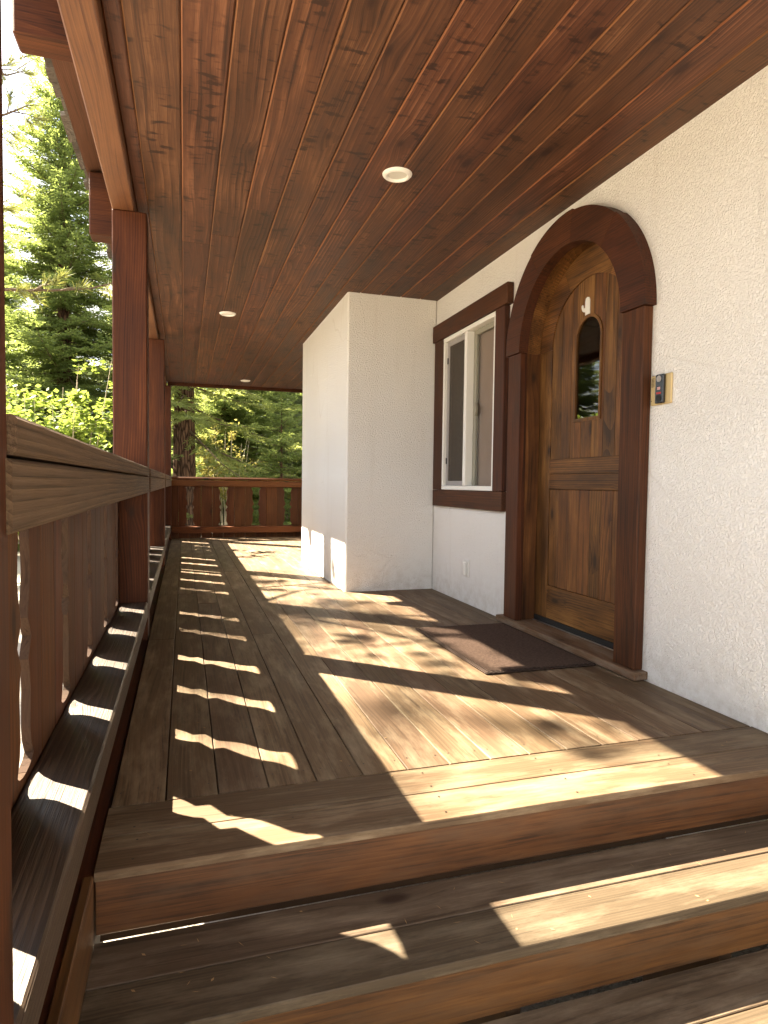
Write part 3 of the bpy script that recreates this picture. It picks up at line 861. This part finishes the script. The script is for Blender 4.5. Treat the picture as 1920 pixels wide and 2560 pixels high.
mb.tube([(2.10, 2.672, 0.84), (2.085, 2.672, 0.88), (2.085, 2.672, 0.95), (2.105, 2.672, 1.0)], [.009] * 4, 8)
mb.tube([(2.1375, 2.672, 0.84), (2.10, 2.672, 0.84)], [.009] * 2, 8); mb.tube([(2.1375, 2.672, 1.0), (2.105, 2.672, 1.0)], [.009] * 2, 8)
hb(mb, 'handle', M['bronze'], door)

# door frame: jamb, arched casing in segments, legs, threshold
df = empty('door_frame', (2.0 - house.location.x, DY - house.location.y, 0.0 - house.location.z)); df.parent = house
hb(MB().arc(DY, DZ, .504, .529, 0, math.pi, 2.030, 2.19, 30), 'arched_jamb', M['doory'], df)
for s in (-1, 1):
    a, b = sorted((DY + s * .504, DY + s * .529))
    hb(MB().box(2.030, 2.19, a, b, 0.042, DZ - .0005), 'jamb', M['door'], df)
    a, b = sorted((DY + s * .480, DY + s * .503))
    hb(MB().box(2.182, 2.20, a, b, 0.042, DZ - .0005), 'jamb_stop', M['door'], df)
    a, b = sorted((DY + s * .484, DY + s * .636))
    hb(MB().box(1.988, 2.0395, a, b, 0.042, DZ - .001, 0.004), 'casing_leg', M['trimz'], df)
seg = [(0.0, 0.98, 0.0), (0.982, 1.66, 0.006), (1.662, 2.28, -0.003), (2.282, math.pi, 0.003)]
for a0, a1, ro in seg:
    hb(MB().arc(DY, DZ, .482, .652, a0, a1, 1.976, 2.0395, 14, ro), 'casing_arch', M['trimy'], df)
hb(MB().box(1.966, 2.13, 2.425, 3.795, 0.0035, 0.041, 0.004), 'sill', M['sill'], df)
hb(MB().box(2.1305, 2.19, DY - .503, DY + .503, 0.006, 0.045, 0.003), 'threshold', M['metal'], df)

# window
win = empty('window', (2.02 - house.location.x, 4.41 - house.location.y, WZ0 - house.location.z)); win.parent = house
hb(MB().box(1.990, 2.0395, 3.772, 5.072, 2.0725, 2.209, 0.004), 'head_casing', M['trimy'], win)
hb(MB().box(2.000, 2.0395, 3.818, 5.046, 0.719, 0.8515, 0.004), 'sill_casing', M['trimy'], win)
hb(MB().box(2.000, 2.0395, 3.818, 3.954, 0.8525, 2.0715, 0.004), 'side_casing', M['trimz'], win)
hb(MB().box(2.000, 2.0395, 4.867, 5.046, 0.8525, 2.0715, 0.004), 'side_casing', M['trimz'], win)
fw = 0.034
mb = MB().box(2.004, 2.09, WY0 + .001, WY1 - .001, WZ0 + .001, WZ0 + fw, .003).box(2.004, 2.09, WY0 + .001, WY1 - .001, WZ1 - fw, WZ1 - .001, .003)
mb.box(2.0045, 2.0895, WY0 + .0012, WY0 + fw * .7, WZ0 + fw + .0005, WZ1 - fw - .0005, .003).box(2.0045, 2.0895, WY1 - fw * .8, WY1 - .0012, WZ0 + fw + .0005, WZ1 - fw - .0005, .003)
mb.box(2.003, 2.0895, 4.410, 4.455, WZ0 + fw + .0005, WZ1 - fw - .0005, .004)
hb(mb, 'frame', M['white'], win)
mb = MB()
for (a, b, c, d) in ((4.457, 4.492, .888, 2.035), (4.80, 4.836, .888, 2.035)): mb.box(2.030, 2.046, a, b, c, d, .002)
mb.box(2.0305, 2.0455, 4.4925, 4.7995, .888, .924, .002).box(2.0305, 2.0455, 4.4925, 4.7995, 1.999, 2.035, .002)
sf = hb(mb, 'screen_frame', M['grey'], win)
hb(MB().box(2.037, 2.0378, 4.4925, 4.7995, .924, 1.999), 'screen_mesh', M['screen'], win)
for z in (1.06, 1.86): hb(MB().box(2.022, 2.0295, 4.812, 4.826, z, z + .05, .002), 'screen_clip', M['black'], win)
mb = MB().box(2.060, 2.085, 4.366, 4.409, WZ0 + fw + .001, WZ1 - fw - .001, .005)
mb.box(2.0525, 2.0845, 3.98, 4.3615, WZ1 - fw - .04, WZ1 - fw - .001, .004)
hb(mb, 'sliding_sash', M['cream'], win)
mb = MB().prism([(4.35, 1.405), (4.362, 1.405), (4.362, 1.50), (4.35, 1.50), (4.333, 1.475), (4.327, 1.452), (4.333, 1.43)], 2.048, 2.064, 0)
hb(mb, 'latch', M['cream'], win)
hb(MB().box(2.066, 2.070, 3.979, 4.3615, WZ0 + fw, WZ1 - fw - .04), 'pane', M['glass'], win)
hb(MB().box(2.074, 2.078, 4.471, 4.838, WZ0 + fw, WZ1 - fw), 'pane', M['glass'], win)
hb(MB().box(2.098, 2.102, 3.96, 4.43, 0.86, 2.06), 'reflection_panel', M['reflect'], win)  # panel added behind the glass to give the pane its mauve reflection

# ------------------------------------------------------------------ small things on wall, door, floor, ceiling
orn = MB().prism([(3.095, 1.843), (3.134, 1.846), (3.136, 1.868), (3.150, 1.869), (3.163, 1.878), (3.170, 1.893), (3.171, 1.907), (3.163, 1.912), (3.156, 1.906),
                  (3.154, 1.895), (3.147, 1.889), (3.137, 1.889), (3.136, 1.925), (3.132, 1.939), (3.118, 1.946), (3.102, 1.941), (3.096, 1.927)], 2.1405, 2.1458, 0)
tag(orn.build('door_ornament', M['white']), 'small white cactus-shaped ornament above the door glass', 'ornament')

ic = empty('intercom', (XW, 2.40, 1.33))
tag(ic, 'tan intercom plate with black doorbell on stucco right of the door', 'doorbell')
sbuild(MB().box(2.029, XW - .0005, 2.320, 2.451, 1.262, 1.396, 0.004), 'plate', M['tan'], ic)
for i in range(7): sbuild(MB().box(2.0275, 2.0295, 2.426, 2.444, 1.345 + i * .006, 1.348 + i * .006), 'slot', M['slot'], ic)
sbuild(MB().box(2.0275, 2.0295, 2.440, 2.444, 1.280, 1.284), 'screw', M['slot'], ic)
bell = sbuild(MB().box(2.012, 2.0287, 2.352, 2.404, 1.266, 1.394, 0.004), 'bell', M['black'], ic)
def disc(y, z, r, x0, x1, name, mat):
    mb = MB(); mb.prism([(y + r * math.cos(2 * math.pi * i / 20), z + r * math.sin(2 * math.pi * i / 20)) for i in range(20)], x0, x1, 0)
    off = bell.location + ic.location
    mb.v = [(v[0] - off.x, v[1] - off.y, v[2] - off.z) for v in mb.v]
    return mb.build(name, mat, bell)
disc(2.378, 1.374, .014, 2.0095, 2.0125, 'lens', M['grey'])
disc(2.378, 1.288, .016, 2.0095, 2.0125, 'button', M['rubber'])
off = ic.location
mb = MB().box(2.0108, 2.0122, 2.364, 2.392, 1.307, 1.315); mb.v = [(v[0] - off.x, v[1] - off.y, v[2] - off.z) for v in mb.v]; mb.build('printed_line', M['redled'], bell)
mb = MB().box(2.0108, 2.0122, 2.369, 2.387, 1.326, 1.331).box(2.0108, 2.0122, 2.369, 2.387, 1.333, 1.337); mb.v = [(v[0] - off.x, v[1] - off.y, v[2] - off.z) for v in mb.v]; mb.build('print', M['pinkled'], bell)

oc = empty('outlet_cover', (XW, 4.41, 0.26))
tag(oc, 'small white outlet cover low on the wall under the window', 'outlet')
sbuild(MB().box(2.030, XW - .0005, 4.365, 4.455, 0.198, 0.332, 0.004), 'plate', M['white'], oc)
sbuild(MB().box(2.004, 2.0305, 4.385, 4.440, 0.212, 0.318, 0.008), 'lid', M['white'], oc)

mt = empty('doormat', (1.655, 3.18, 0.001))
tag(mt, 'dark brown ribbed rubber doormat on the deck before the door', 'doormat')
mb = MB().box(1.352, 1.958, 2.695, 3.668, 0.001, 0.012, 0.004)
sbuild(mb, 'pad', M['mat'], mt)
mb = MB()
y = 2.716
while y < 3.64:
    mb.box(1.374, 1.936, y, y + .0085, 0.0115, 0.0148, 0.002); y += .017
o = sbuild(mb, 'ribs', M['rib'], mt); o['kind'] = 'stuff'

lamps = [((1.017, 3.113), 'white recessed ceiling light nearest the camera, before the door'), ((0.382, 6.127), 'white recessed ceiling light midway along the porch'),
         ((0.888, 10.02), 'white recessed ceiling light at the far end of the porch')]
for (x, y), lb in lamps:
    e = empty('recessed_light', (x, y, ZC)); tag(e, lb, 'ceiling light', 'recessed lights in the porch ceiling')
    sbuild(MB().lathe(x, y, [(.050, ZC - .003), (.052, ZC - .012), (.057, ZC - .015), (.067, ZC - .012), (.074, ZC - .004), (.075, ZC - .0005), (.05, ZC - .0004)]), 'trim_ring', M['lamp'], e)
    sbuild(MB().lathe(x, y, [(.02, ZC - .0045), (.0495, ZC - .0035), (.0496, ZC - .0015), (.02, ZC - .0015)]), 'lens', M['lens'], e)

# ------------------------------------------------------------------ trees
def nrm(v): return v / (np.linalg.norm(v, axis=-1, keepdims=True) + 1e-9)
def blades(P, D, L, Wd, N):
    S = nrm(np.cross(D, N))
    L = L[:, None]; Wd = Wd[:, None]
    return np.stack([P, P + D * L * .45 + S * Wd * .5, P + D * L, P + D * L * .45 - S * Wd * .5], 1).reshape(-1, 3)

def fir_parts(seed, h, r, zb, nb, tw=0.055, bl=0.075, bw=0.016, sub=0.04, power=0.85, droop=-0.35, thin=1.0):
    g = np.random.default_rng(seed)
    out = []; br = MB()
    up = np.array([0, 0, 1.0])
    for i in range(nb):
        u = ((i + g.random()) / nb) ** 0.9
        z = zb + (h - zb) * u
        L = r * (1 - u) ** power * g.uniform(.65, 1.12) + .10
        az = i * 2.39996 + g.normal(0, .35)
        el = droop + (0.55 - droop) * u ** 1.4 + g.normal(0, .2)
        d = np.array([math.cos(az) * math.cos(el), math.sin(az) * math.cos(el), math.sin(el)])
        base = np.array([0, 0, z])
        n = max(3, int(L / tw))
        s = np.linspace(.10, 1, n) + g.normal(0, .01, n)
        P = base + d * L * s[:, None] + up * (0.16 * L * s ** 2 - 0.05 * L * s)[:, None]
        T = nrm(d + up * (0.32 * s - .05)[:, None])
        side = nrm(np.cross(T, up))
        if L > .5:
            br.tube([tuple(base), tuple(base + d * L * .5 + up * .015 * L), tuple(base + d * L * .96 + up * .1 * L)], [.007 + .006 * L, .005 + .003 * L, .002], 5, False)
        for sg in (-1, 1):
            keep = g.random(n) < thin
            if not keep.any(): continue
            tl = np.clip((.40 * L * (1 - s) ** .75 + .07) * g.uniform(.6, 1.15, n), .05, .55)
            an = g.uniform(.75, 1.15, n)
            D = nrm(T * np.cos(an)[:, None] + side * (sg * np.sin(an))[:, None] + up * g.normal(-.10, .16, n)[:, None])
            Pk, Dk, tk = P[keep], D[keep], tl[keep]
            m = np.maximum(2, (tk / sub).astype(int))
            idx = np.repeat(np.arange(len(m)), m)
            k = np.concatenate([np.arange(a) for a in m]) / np.repeat(m, m)
            Q = Pk[idx] + Dk[idx] * (k * tk[idx])[:, None]
            SD = nrm(np.cross(Dk[idx], up))
            for s2 in (-1, 1):
                nn = len(Q)
                a2 = g.uniform(.45, .95, nn)
                DD = nrm(Dk[idx] * np.cos(a2)[:, None] + SD * (s2 * np.sin(a2))[:, None] + up * g.normal(.02, .28, nn)[:, None])
                NN = nrm(up + g.normal(0, .55, (nn, 3)))
                out.append(blades(Q, DD, bl * g.uniform(.6, 1.3, nn) * (1.1 - .4 * k), bw * g.uniform(.7, 1.3, nn), NN))
    return np.concatenate(out), br

def trunk_mb(h, r0, lean=0.0, seg=14, rings=18, rough=0.03, seed=1):
    g = random.Random(seed); mb = MB()
    vs = []; fs = []
    for i in range(rings + 1):
        t = (i / rings) ** 1.3
        z = h * t; rr = r0 * (1 - .92 * t) * (1 + .35 * math.exp(-z * 3.0))
        for k in range(seg):
            a = 2 * math.pi * k / seg
            q_ = rr * (1 + g.uniform(-rough, rough))
            vs.append((q_ * math.cos(a) + lean * z, q_ * math.sin(a), z))
    for i in range(rings):
        for k in range(seg):
            k2 = (k + 1) % seg
            fs.append((i * seg + k, i * seg + k2, (i + 1) * seg + k2, (i + 1) * seg + k))
    mb.add(vs, fs)
    return mb

def make_fir(name, lb, loc, mat, group, tr=0.16, **kw):
    t = empty(name, loc); tag(t, lb, 'tree', group)
    v, br = fir_parts(**kw)
    soup('crown', v, mat, t)
    br.build('branches', M['twig'], t)
    trunk_mb(kw['h'] * .97, tr, seed=kw['seed']).build('trunk', M['bark'], t, True)
    return t
def copy_tree(o, loc, rz, sc, lb):
    c = o.copy(); C.objects.link(c); c.location = loc; c.rotation_euler = (0, 0, rz); c.scale = (sc, sc, sc)
    c['label'] = lb
    for ch in o.children:
        k = ch.copy(); C.objects.link(k); k.parent = c
    return c
GRP = 'conifers around the porch'
hero = make_fir('fir_tree', 'tall sunlit fir filling the gap left of the foreground post', (-2.5, 15.6, GZ), M['fir'], GRP, 0.22,
                seed=3, h=11.9, r=2.75, zb=0.4, nb=440, tw=.07, bl=.11, bw=.028, sub=.05)
blue = make_fir('fir_tree', 'hazy blue green conifer at the left picture edge behind the others', (-6.6, 24.0, GZ), M['firblue'], GRP, 0.25,
                seed=5, h=13.0, r=3.2, zb=0.5, nb=360, tw=.09, bl=.15, bw=.042, sub=.07)
big = make_fir('fir_tree', 'large fir with thick rugged trunk behind the end railing', (0.0, 16.3, GZ), M['firdark'], GRP, 0.30,
               seed=8, h=15.0, r=3.2, zb=2.6, nb=170, tw=.075, bl=.11, bw=.028, droop=-.35, thin=.75)
young = make_fir('young_fir', 'young fir with tiered boughs in the middle of the end opening', (2.0, 13.9, GZ), M['fir'], GRP, 0.05,
                 seed=11, h=3.75, r=1.2, zb=0.3, nb=130, tw=.05, bl=.08, bw=.02)
copy_tree(big, (4.7, 18.5, GZ), 2.1, 0.95, 'dark fir whose low boughs hang into the right of the end opening')
copy_tree(hero, (1.9, 24.0, GZ), 1.0, 1.1, 'sunlit fir far behind the young fir')
copy_tree(blue, (-0.9, 30.0, GZ), 2.6, 1.1, 'distant fir behind the thick trunk')
copy_tree(blue, (5.2, 29.0, GZ), 0.7, 1.0, 'distant fir behind the low dark boughs at right')
copy_tree(blue, (-10.5, 27.0, GZ), 4.0, 1.0, 'fir beyond the near post, outside the left picture edge')
copy_tree(blue, (-3.0, 34.0, GZ), 5.0, 0.9, 'most distant fir seen between the left trees')

copy_tree(hero, (1.2, 20.5, GZ), 5.2, 0.85, 'green fir right of the thick trunk behind the yellow shrub')
copy_tree(blue, (3.3, 25.5, GZ), 1.7, 0.9, 'distant fir straight behind the young fir')
copy_tree(hero, (5.0, 21.0, GZ), 0.3, 0.95, 'fir behind the low shrub at the right of the end opening')
copy_tree(blue, (0.9, 38.0, GZ), 3.3, 1.2, 'farthest fir in the middle of the end opening')
copy_tree(blue, (6.3, 37.0, GZ), 5.6, 1.2, 'farthest fir at the right of the end opening')

copy_tree(hero, (-10.5, 15.5, GZ), 0.9, 0.85, 'fir beyond the yard outside the left picture edge, behind the small one')
copy_tree(hero, (-6.7, 16.4, GZ), 1.9, 0.72, 'small fir at the yard edge outside the left picture edge, mirrored in the door glass')
copy_tree(blue, (-4.9, 29.5, GZ), 3.9, 1.0, 'tall pale conifer filling the sky gap left of the sunlit fir')
copy_tree(blue, (-7.6, 31.0, GZ), 5.1, 0.95, 'pale conifer farther left behind the near post')
copy_tree(hero, (-4.7, 19.4, GZ), 3.3, 0.74, 'narrow fir hugging the near post at the left picture edge')
copy_tree(hero, (-14.5, 18.0, GZ), 4.9, 1.0, 'fir standing deeper in the wood outside the left picture edge')

# long-needled pine outside the left edge: its trunk and boughs shade the deck
pine = empty('pine_tree', (-2.42, 7.42, GZ)); tag(pine, 'long-needled pine with open boughs at the upper left', 'tree', GRP)
trunk_mb(13.0, 0.185, rough=.04, seed=21).build('trunk', M['bark'], pine, True)
g = np.random.default_rng(12)
br = MB(); nv = []
def tuft(p, d, n=46, L=.15):
    D = nrm(d + g.normal(0, .55, (n, 3))); D[:, 2] += .12; D = nrm(D)
    P = np.repeat(p[None], n, 0) - d * g.uniform(0, .07, n)[:, None]
    nv.append(blades(P, D, L * g.uniform(.7, 1.15, n), np.full(n, .0065), g.normal(0, 1, (n, 3))))
nb = 34
for i in range(nb):
    z = 3.6 + 8.2 * i / nb + g.uniform(-.2, .2)
    az = i * 2.39996 + .4
    L = g.uniform(1.0, 1.9) * (1 - .35 * i / nb)
    el = g.uniform(-.15, .35)
    d = np.array([math.cos(az) * math.cos(el), math.sin(az) * math.cos(el), math.sin(el)])
    b0 = np.array([0, 0, z]); up = np.array([0, 0, 1.])
    pts = [b0 + d * L * s + up * (.25 * L * s * s) + g.normal(0, .03, 3) * s for s in (0, .3, .6, .85, 1)]
    br.tube([tuple(p) for p in pts], [.03, .022, .015, .01, .005], 6, False)
    for k in range(10):
        s = g.uniform(.35, 1.0)
        a = pts[0] + d * L * s + up * (.25 * L * s * s)
        sd = nrm(np.cross(d, up)) * g.choice((-1, 1))
        e = a + (d * .5 + sd * .8 + up * g.normal(.15, .25)) * g.uniform(.15, .42)
        br.tube([tuple(a), tuple((a + e) / 2 + up * .02), tuple(e)], [.007, .005, .004], 4, False)
        tuft(e, nrm(e - a)); 
        if g.random() < .5: tuft((a + e) / 2 * .4 + e * .6, nrm(e - a + up * .3), 26, .12)
    tuft(pts[-1], d)
soup('crown', np.concatenate(nv), M['pine'], pine)
br.build('branches', M['twig'], pine)

copy_tree(pine, (-11.2, 14.1, GZ), 2.2, 1.35, 'tall open pine across the yard outside the left picture edge')
copy_tree(pine, (-13.2, 17.2, GZ), 4.4, 1.5, 'tallest open pine across the yard outside the left picture edge')

# broad-leaved shrubs
def make_shrub(name, lb, loc, mat, seed, h, w, nstem, nleaf, ls, group=None, stem=M['palestem']):
    g = np.random.default_rng(seed); t = empty(name, loc); tag(t, lb, 'shrub', group)
    st = MB(); out = []
    tips = []
    for i in range(nstem):
        a = g.uniform(0, 6.283); rr = w * math.sqrt(g.random()) * .8
        top = np.array([rr * math.cos(a), rr * math.sin(a), h * g.uniform(.55, 1.0)])
        bs = np.array([rr * .25 * math.cos(a), rr * .25 * math.sin(a), 0])
        pts = [bs + (top - bs) * s + g.normal(0, .03, 3) * (s > 0) for s in (0, .35, .7, 1)]
        st.tube([tuple(p) for p in pts], [.013, .010, .007, .003], 5, False)
        for k in range(7):
            s = g.uniform(.4, 1); b = bs + (top - bs) * s
            e = b + np.array([*(g.normal(0, .22, 2)), g.uniform(-.02, .22)])
            st.tube([tuple(b), tuple(e)], [.004, .002], 4, False)
            tips.append((b, e))
    per = max(1, nleaf // len(tips))
    for b, e in tips:
        n = per
        P = b + (e - b) * g.uniform(.1, 1.1, n)[:, None] + g.normal(0, .05, (n, 3))
        D = nrm(g.normal(0, 1, (n, 3)) * np.array([1, 1, .4]))
        N = nrm(np.array([0, 0, 1.]) + g.normal(0, .45, (n, 3)))
        L = ls * g.uniform(.6, 1.25, n)
        out.append(blades(P, D, L, L * .8, N))
    soup('crown', np.concatenate(out), mat, t)
    st.build('stems', stem, t)
    return t
SG = 'leafy shrubs behind the railings'
make_shrub('maple_shrub', 'bright yellow green leafy shrub with pale stems behind the side railing', (-1.75, 9.9, GZ), M['maple'], 31, 3.3, 1.05, 24, 8500, .085, SG)
make_shrub('maple_shrub', 'low leafy green shrub beside the near post, left of the bright shrub', (-2.75, 10.8, GZ), M['maple'], 32, 3.0, .9, 18, 6000, .08, SG)
make_shrub('autumn_shrub', 'yellow autumn shrub between thick trunk and young fir', (1.1, 18.6, GZ), M['yellow'], 33, 3.2, 1.1, 14, 2600, .09, SG)
make_shrub('autumn_shrub', 'yellow green shrub low at the right of the end opening', (3.6, 15.8, GZ), M['maple'], 34, 1.9, 1.0, 12, 2200, .08, SG)
make_shrub('autumn_shrub', 'pale yellow shrub far behind the young fir', (2.9, 20.5, GZ), M['yellow'], 35, 2.8, 1.3, 12, 2200, .10, SG)

# fallen needles and bits of bark lying on the deck and treads
g = np.random.default_rng(77)
n = 130
fx = g.uniform(-.15, 1.95, n); fy = np.concatenate([g.uniform(1.56, 5.0, 95), g.uniform(1.27, 1.53, 35)])
fz = np.where(fy < 1.545, -0.1638, 0.0014)
fa = g.uniform(0, 6.283, n)
fd = np.stack([np.cos(fa), np.sin(fa), np.zeros(n)], 1)
fl = np.where(g.random(n) < .7, g.uniform(.010, .026, n), g.uniform(.008, .014, n))
fw_ = np.where(fl < .0141, .006, .0016)
o = soup('fallen_needles', blades(np.stack([fx, fy, fz], 1), fd, fl, fw_, np.tile([0., 0., 1.], (n, 1))), plain('dry_needle', (0.30, 0.20, 0.10), 0.9, 0.1, var=0.5, scale=9))
tag(o, 'dry pine needles and bark bits scattered over deck and steps', 'needles', kind='stuff')
